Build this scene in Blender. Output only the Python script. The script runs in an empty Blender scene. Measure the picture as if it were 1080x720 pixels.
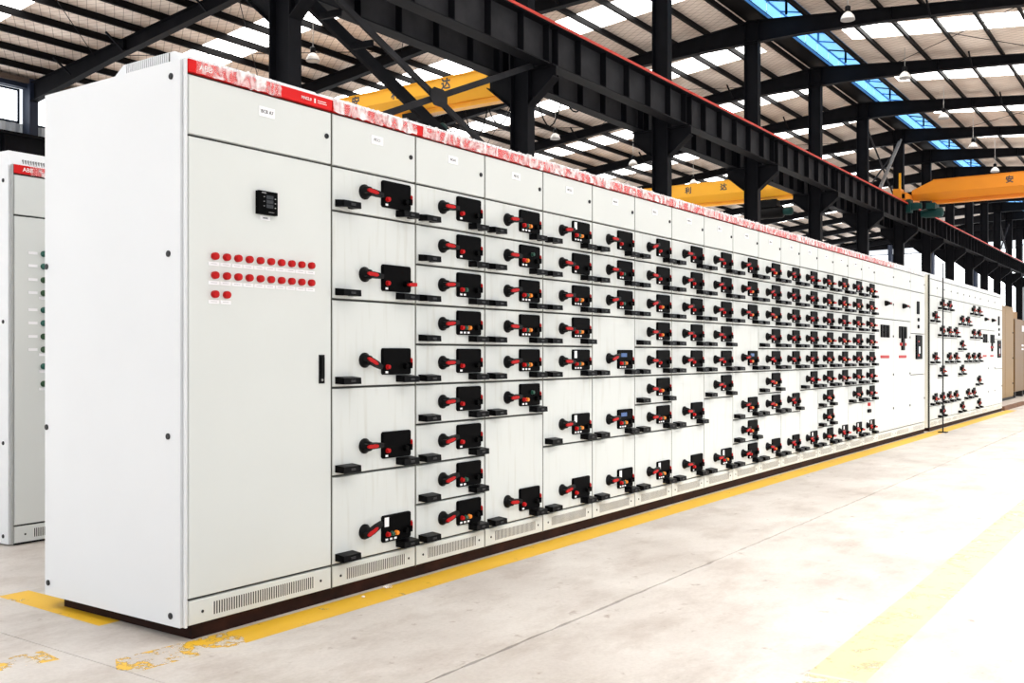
import bpy, math, random
from mathutils import Vector, Matrix
random.seed(7)
SC = bpy.context.scene
COL = SC.collection
R = math.radians

# ------------------------------------------------------------------ camera, world, exposure
cam_d = bpy.data.cameras.new('camera')
cam_d.sensor_width = 36.0
cam_d.lens = 36.0 * 1042.7 / 1080.0
cam_d.shift_y = 13.35 / 1080.0
cam_d.clip_end = 400
cam = bpy.data.objects.new('camera', cam_d)
COL.objects.link(cam)
cam.location = (-2.498, -3.330, 1.15)
cam.rotation_euler = (R(90), 0, R(34.955 - 90))
SC.camera = cam

W = bpy.data.worlds.new('hazy_sky')
SC.world = W
W.use_nodes = True
bg = W.node_tree.nodes['Background']
bg.inputs[0].default_value = (0.90, 0.95, 1.0, 1)
bg.inputs[1].default_value = 1.9
SKYLIGHT_STRENGTH = 9.0

sun_d = bpy.data.lights.new('floor_sun', 'SUN')
sun_d.energy = 20.5
sun_d.angle = R(20)
sun_d.color = (1.0, 0.98, 0.95)
floor_sun = bpy.data.objects.new('floor_sun', sun_d)
COL.objects.link(floor_sun)
# added sun brightening the floor at right through the side left open
SUN_DIR = Vector((0.50, 0.556, -0.60))
floor_sun.rotation_euler = SUN_DIR.to_track_quat('-Z', 'Y').to_euler()

SC.view_settings.view_transform = 'Standard'
SC.view_settings.look = 'None'
SC.view_settings.gamma = 1
SC.view_settings.use_curve_mapping = False
SC.view_settings.exposure = -0.62
try:
    SC.cycles.use_denoising = True
    SC.cycles.max_bounces = 8
    SC.cycles.transparent_max_bounces = 12
except Exception:
    pass


# ------------------------------------------------------------------ materials
MATS = {}


def mat(name, color, rough=0.5, metal=0.0, noise=0.0, nscale=6.0, bump=0.0, bscale=60.0, emit=None, spec=0.5, alpha=1.0):
    if name in MATS:
        return MATS[name]
    m = bpy.data.materials.new(name)
    m.use_nodes = True
    nt = m.node_tree
    p = nt.nodes['Principled BSDF']
    c4 = (*color, 1)
    p.inputs['Base Color'].default_value = c4
    p.inputs['Roughness'].default_value = rough
    p.inputs['Metallic'].default_value = metal
    p.inputs['Specular IOR Level'].default_value = spec
    tc = None
    if noise > 0 or bump > 0:
        tc = nt.nodes.new('ShaderNodeTexCoord')
    if noise > 0:
        n = nt.nodes.new('ShaderNodeTexNoise')
        n.inputs['Scale'].default_value = nscale
        n.inputs['Detail'].default_value = 6
        nt.links.new(tc.outputs['Object'], n.inputs['Vector'])
        r = nt.nodes.new('ShaderNodeValToRGB')
        r.color_ramp.elements[0].position = 0.3
        r.color_ramp.elements[1].position = 0.7
        r.color_ramp.elements[0].color = tuple(max(0, v * (1 - noise)) for v in color) + (1,)
        r.color_ramp.elements[1].color = tuple(min(1, v * (1 + noise * 0.6)) for v in color) + (1,)
        nt.links.new(n.outputs['Fac'], r.inputs['Fac'])
        nt.links.new(r.outputs['Color'], p.inputs['Base Color'])
    if bump > 0:
        n2 = nt.nodes.new('ShaderNodeTexNoise')
        n2.inputs['Scale'].default_value = bscale
        n2.inputs['Detail'].default_value = 4
        nt.links.new(tc.outputs['Object'], n2.inputs['Vector'])
        b = nt.nodes.new('ShaderNodeBump')
        b.inputs['Strength'].default_value = bump
        b.inputs['Distance'].default_value = 0.01
        nt.links.new(n2.outputs['Fac'], b.inputs['Height'])
        nt.links.new(b.outputs['Normal'], p.inputs['Normal'])
    if emit:
        p.inputs['Emission Color'].default_value = (*emit[0], 1)
        p.inputs['Emission Strength'].default_value = emit[1]
    MATS[name] = m
    return m


WHITE = mat('cabinet_white', (0.665, 0.69, 0.67), 0.42, noise=0.025, nscale=1.6)
SIDEW = mat('side_panel_white', (0.745, 0.765, 0.785), 0.45, noise=0.03, nscale=1.2)  # cabinet white made lighter and bluer; the brighter side light is in the colour
VENTW = mat('vent_white', (0.78, 0.78, 0.75), 0.5)
FRAME = mat('frame_gap_dark', (0.035, 0.035, 0.03), 0.6)
POST = mat('frame_post_grey', (0.42, 0.43, 0.42), 0.35, metal=0.3)
SLOT = mat('vent_dark', (0.06, 0.06, 0.055), 0.7)
BLACK = mat('black_plastic', (0.0035, 0.0035, 0.004), 0.45, spec=0.10)
PANEL = mat('black_panel', (0.0018, 0.0018, 0.002), 0.5, spec=0.03)
HANDLE = mat('black_handle', (0.0025, 0.0025, 0.003), 0.35, spec=0.07)
RED = mat('signal_red', (0.47, 0.006, 0.007), 0.4, spec=0.15)
HDRRED = mat('header_red', (0.64, 0.006, 0.006), 0.4, spec=0.2)
GREEN = mat('button_green', (0.0, 0.065, 0.035), 0.35)
LGREEN = mat('lamp_green', (0.0, 0.075, 0.055), 0.3)
DGREEN = mat('lamp_dark_green', (0.008, 0.05, 0.012), 0.3)
ORANGE = mat('button_orange', (0.85, 0.24, 0.01), 0.35)
PAPER = mat('label_white', (0.90, 0.90, 0.92), 0.5)
INK = mat('ink_dark', (0.05, 0.05, 0.055), 0.7)
INKW = mat('print_white', (0.9, 0.88, 0.88), 0.6)
SCREEN = mat('screen_black', (0.012, 0.012, 0.014), 0.15)
BLUESC = mat('display_blue', (0.03, 0.10, 0.30), 0.3)
PLINTH = mat('plinth_brown', (0.022, 0.006, 0.003), 0.7, noise=0.6, nscale=9, spec=0.15)
PLINTHB = mat('plinth_black', (0.006, 0.004, 0.004), 0.7)
SCREW = mat('screw_dark', (0.02, 0.02, 0.022), 0.4, metal=0.4)
STEEL = mat('hall_steel_dark', (0.0062, 0.0064, 0.0085), 0.6, noise=0.25, nscale=3, spec=0.08)
STEELW = mat('beam_web_grey', (0.024, 0.024, 0.027), 0.65, noise=0.35, nscale=2.2, spec=0.10)
STEELB = mat('eave_steel_blue', (0.018, 0.026, 0.05), 0.55, spec=0.3)
PURLIN = mat('purlin_dark', (0.006, 0.0055, 0.006), 0.6, spec=0.08)
RAILRED = mat('conductor_red', (0.55, 0.03, 0.012), 0.5)
YELLOWC = mat('crane_yellow', (0.88, 0.42, 0.012), 0.42, noise=0.04, nscale=0.8)
ORANGEC = mat('crane_orange', (0.80, 0.27, 0.010), 0.42, noise=0.04, nscale=0.8)
TEAL = mat('motor_teal', (0.005, 0.04, 0.037), 0.5, spec=0.2)
LAMPW = mat('lamp_glass_white', (0.80, 0.78, 0.74), 0.3)
TAN = mat('tan_cabinet', (0.25, 0.135, 0.020), 0.5, noise=0.06, nscale=1.0)
TAN_SHADED = mat('tan_cabinet_shaded', (0.17, 0.085, 0.012), 0.5, noise=0.06, nscale=1.0)  # same tan darkened: the shade on this cabinet is in its colour
WALLM = mat('wall_sheet_pale', (0.66, 0.70, 0.75), 0.55, noise=0.05, nscale=0.7)
FLOORBED = mat('joint_bed', (0.05, 0.028, 0.018), 0.9)
WIRE = mat('wire_grey', (0.35, 0.34, 0.33), 0.5)
WOOD = mat('wood_skid', (0.16, 0.07, 0.03), 0.7, noise=0.3)
CARTON = mat('carton_brown', (0.33, 0.20, 0.09), 0.8, noise=0.1)


def concrete():
    m = bpy.data.materials.new('concrete_floor')
    m.use_nodes = True
    nt = m.node_tree
    p = nt.nodes['Principled BSDF']
    tc = nt.nodes.new('ShaderNodeTexCoord')
    geo = nt.nodes.new('ShaderNodeNewGeometry')

    def noise(sc, det, rough=0.6, vec=None, stretch=None):
        n = nt.nodes.new('ShaderNodeTexNoise')
        n.inputs['Scale'].default_value = sc
        n.inputs['Detail'].default_value = det
        n.inputs['Roughness'].default_value = rough
        if stretch:
            mp = nt.nodes.new('ShaderNodeMapping')
            mp.inputs['Scale'].default_value = stretch
            nt.links.new(geo.outputs['Position'], mp.inputs['Vector'])
            nt.links.new(mp.outputs[0], n.inputs['Vector'])
        else:
            nt.links.new(geo.outputs['Position'], n.inputs['Vector'])
        return n

    def ramp(n, p0, c0, p1, c1):
        r = nt.nodes.new('ShaderNodeValToRGB')
        r.color_ramp.elements[0].position = p0
        r.color_ramp.elements[1].position = p1
        r.color_ramp.elements[0].color = c0
        r.color_ramp.elements[1].color = c1
        nt.links.new(n.outputs['Fac'], r.inputs['Fac'])
        return r

    def mul(a, b, fac=1.0):
        x = nt.nodes.new('ShaderNodeMix')
        x.data_type = 'RGBA'
        x.blend_type = 'MULTIPLY'
        x.inputs[0].default_value = fac
        nt.links.new(a.outputs[0] if a.bl_idname != 'ShaderNodeMix' else a.outputs[2], x.inputs[6])
        nt.links.new(b.outputs[0], x.inputs[7])
        return x
    base = ramp(noise(1.3, 6), 0.3, (0.47, 0.425, 0.385, 1), 0.7, (0.66, 0.625, 0.585, 1))
    streak = ramp(noise(2.2, 8, 0.7, stretch=(0.8, 1.5, 1)), 0.33, (0.78, 0.74, 0.71, 1), 0.52, (1, 1, 1, 1))
    spots = ramp(noise(9.0, 4, 0.6), 0.27, (0.55, 0.47, 0.42, 1), 0.36, (1, 1, 1, 1))
    fine = ramp(noise(55.0, 3, 0.7), 0.2, (0.86, 0.85, 0.84, 1), 0.6, (1, 1, 1, 1))
    c = mul(mul(mul(base, streak), spots), fine)
    nt.links.new(c.outputs[2], p.inputs['Base Color'])
    p.inputs['Roughness'].default_value = 0.42
    p.inputs['Specular IOR Level'].default_value = 0.55
    b = nt.nodes.new('ShaderNodeBump')
    b.inputs['Strength'].default_value = 0.12
    b.inputs['Distance'].default_value = 0.01
    nb = noise(40, 4)
    nt.links.new(nb.outputs['Fac'], b.inputs['Height'])
    nt.links.new(b.outputs['Normal'], p.inputs['Normal'])
    return m


CONCRETE = concrete()


def paint(name, color, thresh, soft, scale=7.0):
    """worn floor paint: patches of bare concrete show through"""
    m = bpy.data.materials.new(name)
    m.use_nodes = True
    nt = m.node_tree
    p = nt.nodes['Principled BSDF']
    p.inputs['Roughness'].default_value = 0.5
    geo = nt.nodes.new('ShaderNodeNewGeometry')
    n = nt.nodes.new('ShaderNodeTexNoise')
    n.inputs['Scale'].default_value = scale
    n.inputs['Detail'].default_value = 8
    n.inputs['Roughness'].default_value = 0.72
    nt.links.new(geo.outputs['Position'], n.inputs['Vector'])
    r = nt.nodes.new('ShaderNodeValToRGB')
    r.color_ramp.elements[0].position = thresh
    r.color_ramp.elements[1].position = thresh + soft
    r.color_ramp.elements[0].color = (0, 0, 0, 1)
    r.color_ramp.elements[1].color = (1, 1, 1, 1)
    nt.links.new(n.outputs['Fac'], r.inputs['Fac'])
    nt.links.new(r.outputs['Color'], p.inputs['Alpha'])
    n2 = nt.nodes.new('ShaderNodeTexNoise')
    n2.inputs['Scale'].default_value = 3
    nt.links.new(geo.outputs['Position'], n2.inputs['Vector'])
    r2 = nt.nodes.new('ShaderNodeValToRGB')
    r2.color_ramp.elements[0].color = tuple(v * 0.86 for v in color) + (1,)
    r2.color_ramp.elements[1].color = (*color, 1)
    nt.links.new(n2.outputs['Fac'], r2.inputs['Fac'])
    nt.links.new(r2.outputs['Color'], p.inputs['Base Color'])
    return m


PAINT = paint('line_yellow', (0.80, 0.47, 0.02), 0.33, 0.05)
PAINTW = paint('line_yellow_worn', (0.80, 0.47, 0.02), 0.49, 0.05)
PAINTPW = paint('line_overlit_worn', (0.70, 0.63, 0.33), 0.50, 0.06)  # wear is real; the pale tone is strong light put into the colour
PAINTP = paint('line_yellow_overlit', (0.70, 0.63, 0.33), 0.36, 0.12)  # same yellow paled: strong light washing it out is in the colour


def blanket():
    """roof insulation blanket: pale fabric held by a diamond wire net, rust stains"""
    m = bpy.data.materials.new('roof_blanket')
    m.use_nodes = True
    nt = m.node_tree
    p = nt.nodes['Principled BSDF']
    p.inputs['Roughness'].default_value = 0.8
    geo = nt.nodes.new('ShaderNodeNewGeometry')
    n = nt.nodes.new('ShaderNodeTexNoise')
    n.inputs['Scale'].default_value = 0.9
    n.inputs['Detail'].default_value = 7
    nt.links.new(geo.outputs['Position'], n.inputs['Vector'])
    r = nt.nodes.new('ShaderNodeValToRGB')
    r.color_ramp.elements[0].position = 0.3
    r.color_ramp.elements[1].position = 0.68
    r.color_ramp.elements[0].color = (0.67, 0.56, 0.485, 1)
    r.color_ramp.elements[1].color = (0.86, 0.765, 0.69, 1)
    nt.links.new(n.outputs['Fac'], r.inputs['Fac'])
    # diamond wires : two waves crossing
    cols = []
    for ang in (33, -33):
        mp = nt.nodes.new('ShaderNodeMapping')
        mp.inputs['Rotation'].default_value = (0, 0, R(ang))
        nt.links.new(geo.outputs['Position'], mp.inputs['Vector'])
        w = nt.nodes.new('ShaderNodeTexWave')
        w.inputs['Scale'].default_value = 1.45
        w.inputs['Distortion'].default_value = 0.35
        w.inputs['Detail'].default_value = 1
        nt.links.new(mp.outputs[0], w.inputs['Vector'])
        rr = nt.nodes.new('ShaderNodeValToRGB')
        rr.color_ramp.elements[0].position = 0.0
        rr.color_ramp.elements[1].position = 0.022
        rr.color_ramp.elements[0].color = (0.45, 0.40, 0.37, 1)
        rr.color_ramp.elements[1].color = (1, 1, 1, 1)
        nt.links.new(w.outputs['Fac'], rr.inputs['Fac'])
        cols.append(rr)
    prev = r.outputs['Color']
    for rr in cols:
        x = nt.nodes.new('ShaderNodeMix')
        x.data_type = 'RGBA'
        x.blend_type = 'MULTIPLY'
        x.inputs[0].default_value = 1
        nt.links.new(prev, x.inputs[6])
        nt.links.new(rr.outputs['Color'], x.inputs[7])
        prev = x.outputs[2]
    nt.links.new(prev, p.inputs['Base Color'])
    return m


BLANKET = blanket()


def daylight(name, color, strength):
    """translucent sheet with daylight behind it"""
    m = bpy.data.materials.new(name)
    m.use_nodes = True
    p = m.node_tree.nodes['Principled BSDF']
    p.inputs['Base Color'].default_value = (*[min(0.9, c) for c in color], 1)
    p.inputs['Roughness'].default_value = 0.5
    p.inputs['Emission Color'].default_value = (*color, 1)
    p.inputs['Emission Strength'].default_value = strength
    return m


SKYM = daylight('skylight_sheet', (1.0, 0.985, 0.96), SKYLIGHT_STRENGTH)
BLUEM = daylight('blue_glazing', (0.27, 0.62, 0.98), 1.25)
WINM = daylight('window_pane_lit', (0.93, 0.965, 1.0), 4.5)
BLUEBAR = mat('blue_glazing_bar', (0.06, 0.22, 0.48), 0.5)


def film():
    m = bpy.data.materials.new('crumpled_film')
    m.use_nodes = True
    nt = m.node_tree
    p = nt.nodes['Principled BSDF']
    p.inputs['Base Color'].default_value = (0.97, 0.95, 0.95, 1)
    p.inputs['Roughness'].default_value = 0.28
    p.inputs['Specular IOR Level'].default_value = 0.3
    geo = nt.nodes.new('ShaderNodeNewGeometry')
    mp = nt.nodes.new('ShaderNodeMapping')
    mp.inputs['Rotation'].default_value = (0, R(35), 0)
    mp.inputs['Scale'].default_value = (17, 8, 9)
    nt.links.new(geo.outputs['Position'], mp.inputs['Vector'])
    n = nt.nodes.new('ShaderNodeTexNoise')
    n.inputs['Scale'].default_value = 1.0
    n.inputs['Detail'].default_value = 5
    n.inputs['Distortion'].default_value = 1.2
    nt.links.new(mp.outputs[0], n.inputs['Vector'])
    r = nt.nodes.new('ShaderNodeValToRGB')
    r.color_ramp.elements[0].position = 0.42
    r.color_ramp.elements[1].position = 0.68
    r.color_ramp.elements[0].color = (0.16, 0.16, 0.16, 1)
    r.color_ramp.elements[1].color = (0.92, 0.92, 0.92, 1)
    nt.links.new(n.outputs['Fac'], r.inputs['Fac'])
    nt.links.new(r.outputs['Color'], p.inputs['Alpha'])
    return m


FILM = film()


# ------------------------------------------------------------------ mesh builder
class MB:
    def __init__(s):
        s.v, s.f, s.m = [], [], []

    def add(s, vs, fs, m=0):
        b = len(s.v)
        s.v += [tuple(v) for v in vs]
        s.f += [tuple(i + b for i in f) for f in fs]
        s.m += [m] * len(fs)
        return s

    def box(s, x0, x1, y0, y1, z0, z1, m=0):
        vs = [(x0, y0, z0), (x1, y0, z0), (x1, y1, z0), (x0, y1, z0), (x0, y0, z1), (x1, y0, z1), (x1, y1, z1), (x0, y1, z1)]
        return s.add(vs, [(0, 3, 2, 1), (4, 5, 6, 7), (0, 1, 5, 4), (1, 2, 6, 5), (2, 3, 7, 6), (3, 0, 4, 7)], m)

    def prism(s, poly, axis, a, b, m=0):
        """poly: list of 2-tuples in the two other axes (in axis order)"""
        def P(t, q):
            if axis == 'x':
                return (t, q[0], q[1])
            if axis == 'y':
                return (q[0], t, q[1])
            return (q[0], q[1], t)
        n = len(poly)
        vs = [P(a, q) for q in poly] + [P(b, q) for q in poly]
        fs = [tuple(range(n))[::-1], tuple(range(n, 2 * n))]
        fs += [(i, (i + 1) % n, n + (i + 1) % n, n + i) for i in range(n)]
        return s.add(vs, fs, m)

    def cyl(s, p0, p1, r0, r1=None, n=12, m=0):
        r1 = r0 if r1 is None else r1
        p0, p1 = Vector(p0), Vector(p1)
        d = (p1 - p0).normalized()
        u = d.orthogonal().normalized()
        w = d.cross(u)
        vs = []
        for p, r in ((p0, r0), (p1, r1)):
            for i in range(n):
                a = 2 * math.pi * i / n
                vs.append(p + (u * math.cos(a) + w * math.sin(a)) * r)
        fs = [tuple(range(n))[::-1], tuple(range(n, 2 * n))]
        fs += [(i, (i + 1) % n, n + (i + 1) % n, n + i) for i in range(n)]
        return s.add(vs, fs, m)

    def lathe(s, c, prof, axis=(0, 0, 1), n=14, m=0):
        """prof: (radius, height) list along axis from c"""
        d = Vector(axis).normalized()
        u = d.orthogonal().normalized()
        w = d.cross(u)
        c = Vector(c)
        vs = []
        for r, h in prof:
            for i in range(n):
                a = 2 * math.pi * i / n
                vs.append(c + d * h + (u * math.cos(a) + w * math.sin(a)) * r)
        fs = []
        for k in range(len(prof) - 1):
            for i in range(n):
                j = (i + 1) % n
                fs.append((k * n + i, k * n + j, (k + 1) * n + j, (k + 1) * n + i))
        fs.append(tuple(range(n))[::-1])
        fs.append(tuple(range((len(prof) - 1) * n, len(prof) * n)))
        return s.add(vs, fs, m)

    def bar(s, p0, p1, w, h, m=0, up=(0, 0, 1)):
        p0, p1 = Vector(p0), Vector(p1)
        d = (p1 - p0).normalized()
        up = Vector(up)
        if abs(d.dot(up)) > 0.98:
            up = Vector((1, 0, 0))
        a = d.cross(up).normalized() * (w / 2)
        b = a.cross(d).normalized() * (h / 2)
        vs = [p0 - a - b, p0 + a - b, p0 + a + b, p0 - a + b, p1 - a - b, p1 + a - b, p1 + a + b, p1 - a + b]
        return s.add(vs, [(0, 3, 2, 1), (4, 5, 6, 7), (0, 1, 5, 4), (1, 2, 6, 5), (2, 3, 7, 6), (3, 0, 4, 7)], m)

    def tube(s, pts, r, n=6, m=0):
        for a, b in zip(pts[:-1], pts[1:]):
            s.cyl(a, b, r, n=n, m=m)
        return s

    def mesh(s, name, mats):
        me = bpy.data.meshes.new(name)
        me.from_pydata([tuple(v) for v in s.v], [], s.f)
        if not isinstance(mats, (list, tuple)):
            mats = [mats]
        for m in mats:
            me.materials.append(m)
        for p, i in zip(me.polygons, s.m):
            p.material_index = i
        me.update()
        return me

    def build(s, name, mats, parent=None, loc=None):
        return link(name, s.mesh(name, mats), parent, loc)


def link(name, me, parent=None, loc=None, rot=None, scale=None):
    o = bpy.data.objects.new(name, me)
    COL.objects.link(o)
    if parent is not None:
        o.parent = parent
    if loc:
        o.location = loc
    if rot:
        o.rotation_euler = rot
    if scale:
        o.scale = scale
    return o


def smooth(me, ang=40):
    for p in me.polygons:
        p.use_smooth = True
    try:
        me.set_sharp_from_angle(angle=R(ang))
    except Exception:
        pass
    return me


def thing(name, label, cat, loc=(0, 0, 0), group=None, rz=0):
    o = bpy.data.objects.new(name, None)
    o.empty_display_size = 0.1
    COL.objects.link(o)
    o.location = loc
    o.rotation_euler = (0, 0, rz)
    return tag(o, label, cat, group)


def tag(o, label, cat, group=None, kind=None):
    if label:
        o['label'] = label
    if cat:
        o['category'] = cat
    if group:
        o['group'] = group
    if kind:
        o['kind'] = kind
    return o


def struct(o):
    o['kind'] = 'structure'
    return o


CACHE = {}


def cached(key, fn):
    if key not in CACHE:
        CACHE[key] = fn()
    return CACHE[key]


def text_mesh(s, size, m, depth=0.0006, bold=0.0):
    """lettering lying in the XZ plane facing -Y, centred on the origin"""
    k = ('text', s, size, m.name)
    if k in CACHE:
        return CACHE[k]
    cu = bpy.data.curves.new('lettering', 'FONT')
    cu.body = s
    cu.size = size
    cu.align_x = 'CENTER'
    cu.align_y = 'CENTER'
    cu.extrude = depth
    cu.offset = bold
    cu.resolution_u = 2
    o = bpy.data.objects.new('lettering', cu)
    COL.objects.link(o)
    bpy.context.view_layer.update()
    dg = bpy.context.evaluated_depsgraph_get()
    me = bpy.data.meshes.new_from_object(o.evaluated_get(dg))
    me.transform(Matrix.Rotation(R(90), 4, 'X'))
    me.materials.clear()
    me.materials.append(m)
    me.name = 'lettering'
    bpy.data.objects.remove(o)
    bpy.data.curves.remove(cu)
    CACHE[k] = me
    return me


ORD = ['first', 'second', 'third', 'fourth', 'fifth', 'sixth', 'seventh', 'eighth', 'ninth', 'tenth', 'eleventh',
       'twelfth', 'thirteenth', 'fourteenth', 'fifteenth', 'sixteenth', 'seventeenth', 'eighteenth', 'nineteenth']
NUM = ['no', 'one', 'two', 'three', 'four', 'five', 'six', 'seven', 'eight', 'nine']

# ------------------------------------------------------------------ the hall
YR = 7.55                       # ridge and middle column line
YL, YN = 25.55, -10.45          # far long side, near (open) long side
BAYX = [-10.7, -4.7, 1.34, 7.34, 13.42, 19.48, 25.42, 31.2, 36.95, 42.53, 47.76, 53.1, 58.3, 63.04, 67.66, 72.3, 76.9]
XE = 77.3


def RZ(y):
    return 10.95 - 0.1 * abs(y - YR)


# floor : bed with separate slabs, open joints between them
floor = struct(MB().box(-15, 84, -16, 27, -0.25, -0.012).build('floor', FLOORBED))
jx = [-15.0, -9.96, -5.16, -0.36] + [4.42 + 4.8 * i for i in range(17)]
jx = [x for x in jx if x < 83] + [84.0]
jy = [-16, -10.7, -5.9, -1.1, 3.7, 8.5, 13.3, 18.1, 22.9, 27]


def slab_mesh(w, d, seed):
    rnd = random.Random(seed)
    b = MB()
    n = 60
    # ragged long edges, like a broken saw cut
    top = []
    for i in range(n + 1):
        top.append((w * i / n, 0.0025 + rnd.random() ** 2 * 0.011))
    for i in range(n + 1):
        top.append((w - w * i / n, d - 0.0025 - rnd.random() ** 2 * 0.011))
    top = [(min(max(x, 0.002), w - 0.002), y) for x, y in top]
    b.prism(top, 'z', -0.10, 0.0)
    return b.mesh('floor_slab', CONCRETE)


for i in range(len(jx) - 1):
    for j in range(len(jy) - 1):
        w, d = jx[i + 1] - jx[i], jy[j + 1] - jy[j]
        me = cached(('slab', round(w, 2), round(d, 2), (i + j) % 2), lambda: slab_mesh(w, d, i * 7 + j))
        link('floor_slab', me, floor, (jx[i], jy[j], 0))


def line(poly, m):
    b = MB()
    b.add([(x, y, 0.0003) for x, y in poly], [tuple(range(len(poly)))])
    return b.build('painted_line', m, floor)


line([(0.12, -0.205), (12.9, -0.215), (20.0, -0.215), (20.0, -0.02), (0.25, -0.02)], PAINT)
line([(-0.42, -0.16), (0.12, -0.205), (0.25, -0.02), (-0.30, 0.03)], PAINTW)
line([(-0.85, 0.30), (-0.42, 0.20), (-0.40, 0.36), (-0.85, 0.46)], PAINTW)
line([(-0.07, 0.50), (0.10, 0.50), (0.10, 1.36), (-0.05, 1.36)], PAINT)
line([(1.05, -2.36), (30.0, -2.36), (30.0, -2.16), (1.05, -2.16)], PAINTP)
line([(0.6, -2.36), (1.03, -2.36), (1.03, -2.16), (0.7, -2.16)], PAINTPW)

# ceiling : insulation blanket between translucent strips, purlins, rafters
ceiling = struct(MB().box(BAYX[0], XE, YR - 0.42, YR + 0.35, RZ(YR) + 0.17, RZ(YR) + 0.24).build('ceiling', PURLIN))


def slope_sheet(x0, x1, y0, y1, off, th, m, name, parent):
    b = MB()
    z0, z1 = RZ(y0) + off, RZ(y1) + off
    b.prism([(y0, z0), (y1, z1), (y1, z1 + th), (y0, z0 + th)], 'x', x0, x1)
    return b.build(name, m, parent)


SKYH = 0.72
edges = []
for n in range(len(BAYX) - 1):
    mid = BAYX[n] + 2.75
    edges.append((mid - SKYH, mid + SKYH))
for side in (0, 1):
    ya, yb = (5.98, YN) if side == 0 else (YR + 0.35, YL)
    x = BAYX[0]
    for a, c in edges:
        slope_sheet(x, a, ya, yb, 0.20, 0.05, BLANKET, 'roof_blanket', ceiling)
        slope_sheet(a, c, ya - (0.35 if side == 0 else -0.5), yb, 0.215, 0.02, SKYM, 'skylight_panel', ceiling)
        slope_sheet(a, c, ya, ya - (0.35 if side == 0 else -0.5), 0.20, 0.05, BLANKET, 'roof_blanket', ceiling)
        x = c
    slope_sheet(x, XE, ya, yb, 0.20, 0.05, BLANKET, 'roof_blanket', ceiling)
    ys = [YR + (-1 if side == 0 else 1) * (0.35 + 1.09 * k) for k in range(17)]
    if side == 0:
        ys = [7.12, 6.0] + [5.04 - 1.09 * k for k in range(15)]
    else:
        ys = [YR + 0.4 + 1.09 * k for k in range(17)]
    for y in ys:
        b = MB()
        z = RZ(y)
        b.box(BAYX[0], XE, y - 0.012, y + 0.012, z + 0.0, z + 0.195)
        b.box(BAYX[0], XE, y - 0.012, y + 0.07, z + 0.18, z + 0.195)
        b.box(BAYX[0], XE, y - 0.07, y + 0.012, z, z + 0.015)
        b.build('purlin', PURLIN, ceiling)


def rafter_mesh():
    b = MB()
    pts = [(-10.4, 0.55), (-6, 0.34), (0.8, 0.27), (3.8, 0.36), (6.2, 0.52), (YR, 0.66), (9.0, 0.52), (11.4, 0.36),
           (15, 0.30), (21, 0.40), (25.4, 0.58)]
    for (ya, da), (yb, db) in zip(pts[:-1], pts[1:]):
        za, zb = RZ(ya), RZ(yb)
        b.prism([(ya, za - da), (yb, zb - db), (yb, zb), (ya, za)], 'x', -0.006, 0.006)
        b.prism([(ya, za - 0.014), (yb, zb - 0.014), (yb, zb), (ya, za)], 'x', -0.11, 0.11)
        b.prism([(ya, za - da), (yb, zb - db), (yb, zb - db + 0.016), (ya, za - da + 0.016)], 'x', -0.11, 0.11)
    for y in (7.35, 7.75, 3.6, 11.5, -6.0, 20.5):
        d = 0.3 if abs(y - YR) > 2 else 0.6
        b.box(-0.105, 0.105, y - 0.006, y + 0.006, RZ(y) - d, RZ(y))
    return b.mesh('rafter', STEEL)


raf = rafter_mesh()
for x in BAYX:
    link('rafter', raf, ceiling, (x, 0, 0))

# knee braces between rafter bottom flange and purlins
bk = MB()
for y in (20.5, 23.0, 17.0, 13.0, 10.5, 2.6, -0.7):
    d = 0.33
    for s in (-1, 1):
        bk.bar((0.1 * s, y, RZ(y) - d), (0.62 * s, y, RZ(y) + 0.03), 0.045, 0.045)
bkm = bk.mesh('knee_brace', STEEL)
for x in BAYX[2:9]:
    link('knee_brace', bkm, ceiling, (x, 0, 0))

# thin roof tie rods crossing each other in a few bays
tr = MB()
for n in (3, 4, 6, 8):
    xa, xb = BAYX[n], BAYX[n + 1]
    for (y0, y1) in ((10, 16), (16, 22), (0, 5)):
        tr.cyl((xa, y0, RZ(y0) - 0.05), (xb, y1, RZ(y1) - 0.05), 0.011, n=5)
        tr.cyl((xa, y1, RZ(y1) - 0.05), (xb, y0, RZ(y0) - 0.05), 0.011, n=5)
tr.build('tie_rods', STEEL, ceiling)

# blue glazed ridge strip, one unit for each bay
for n in range(len(BAYX) - 1):
    xa, xb = BAYX[n], BAYX[n + 1]
    w = struct(MB().box(xa, xb, 5.98, 6.04, 10.98, 11.22).box(xa, xb, 7.10, 7.14, 10.96, 11.06).box(xa, xb, 7.10, 7.14, 11.42, 11.52).build('window_%d' % (40 + n), BLUEBAR))
    k = 5
    for i in range(k):
        a, c = xa + (xb - xa) * i / k + 0.03, xa + (xb - xa) * (i + 1) / k - 0.03
        MB().box(a, c, 7.11, 7.12, 11.06, 11.42).build('pane', BLUEM, w)
        MB().prism([(6.04, 11.24), (7.10, 11.49), (7.10, 11.50), (6.04, 11.25)], 'x', a, c).build('pane', BLUEM, w)
    for i in range(k + 1):
        a = xa + (xb - xa) * i / k
        MB().prism([(6.02, 11.20), (7.12, 11.46), (7.12, 11.52), (6.02, 11.27)], 'x', a - 0.03, a + 0.03).build('glazing_bar', BLUEBAR, w)
    for xx in (xa, xb, xa + (xb - xa) * 0.5):
        MB().box(xx - 0.025, xx + 0.025, 6.5, 6.56, 10.95, 11.32).build('glazing_post', BLUEBAR, w)

# far long wall with two bands of windows
wl = struct(MB().box(BAYX[0], XE, YL, YL + 0.15, 0, 1.6).build('wall_left', WALLM))


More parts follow.
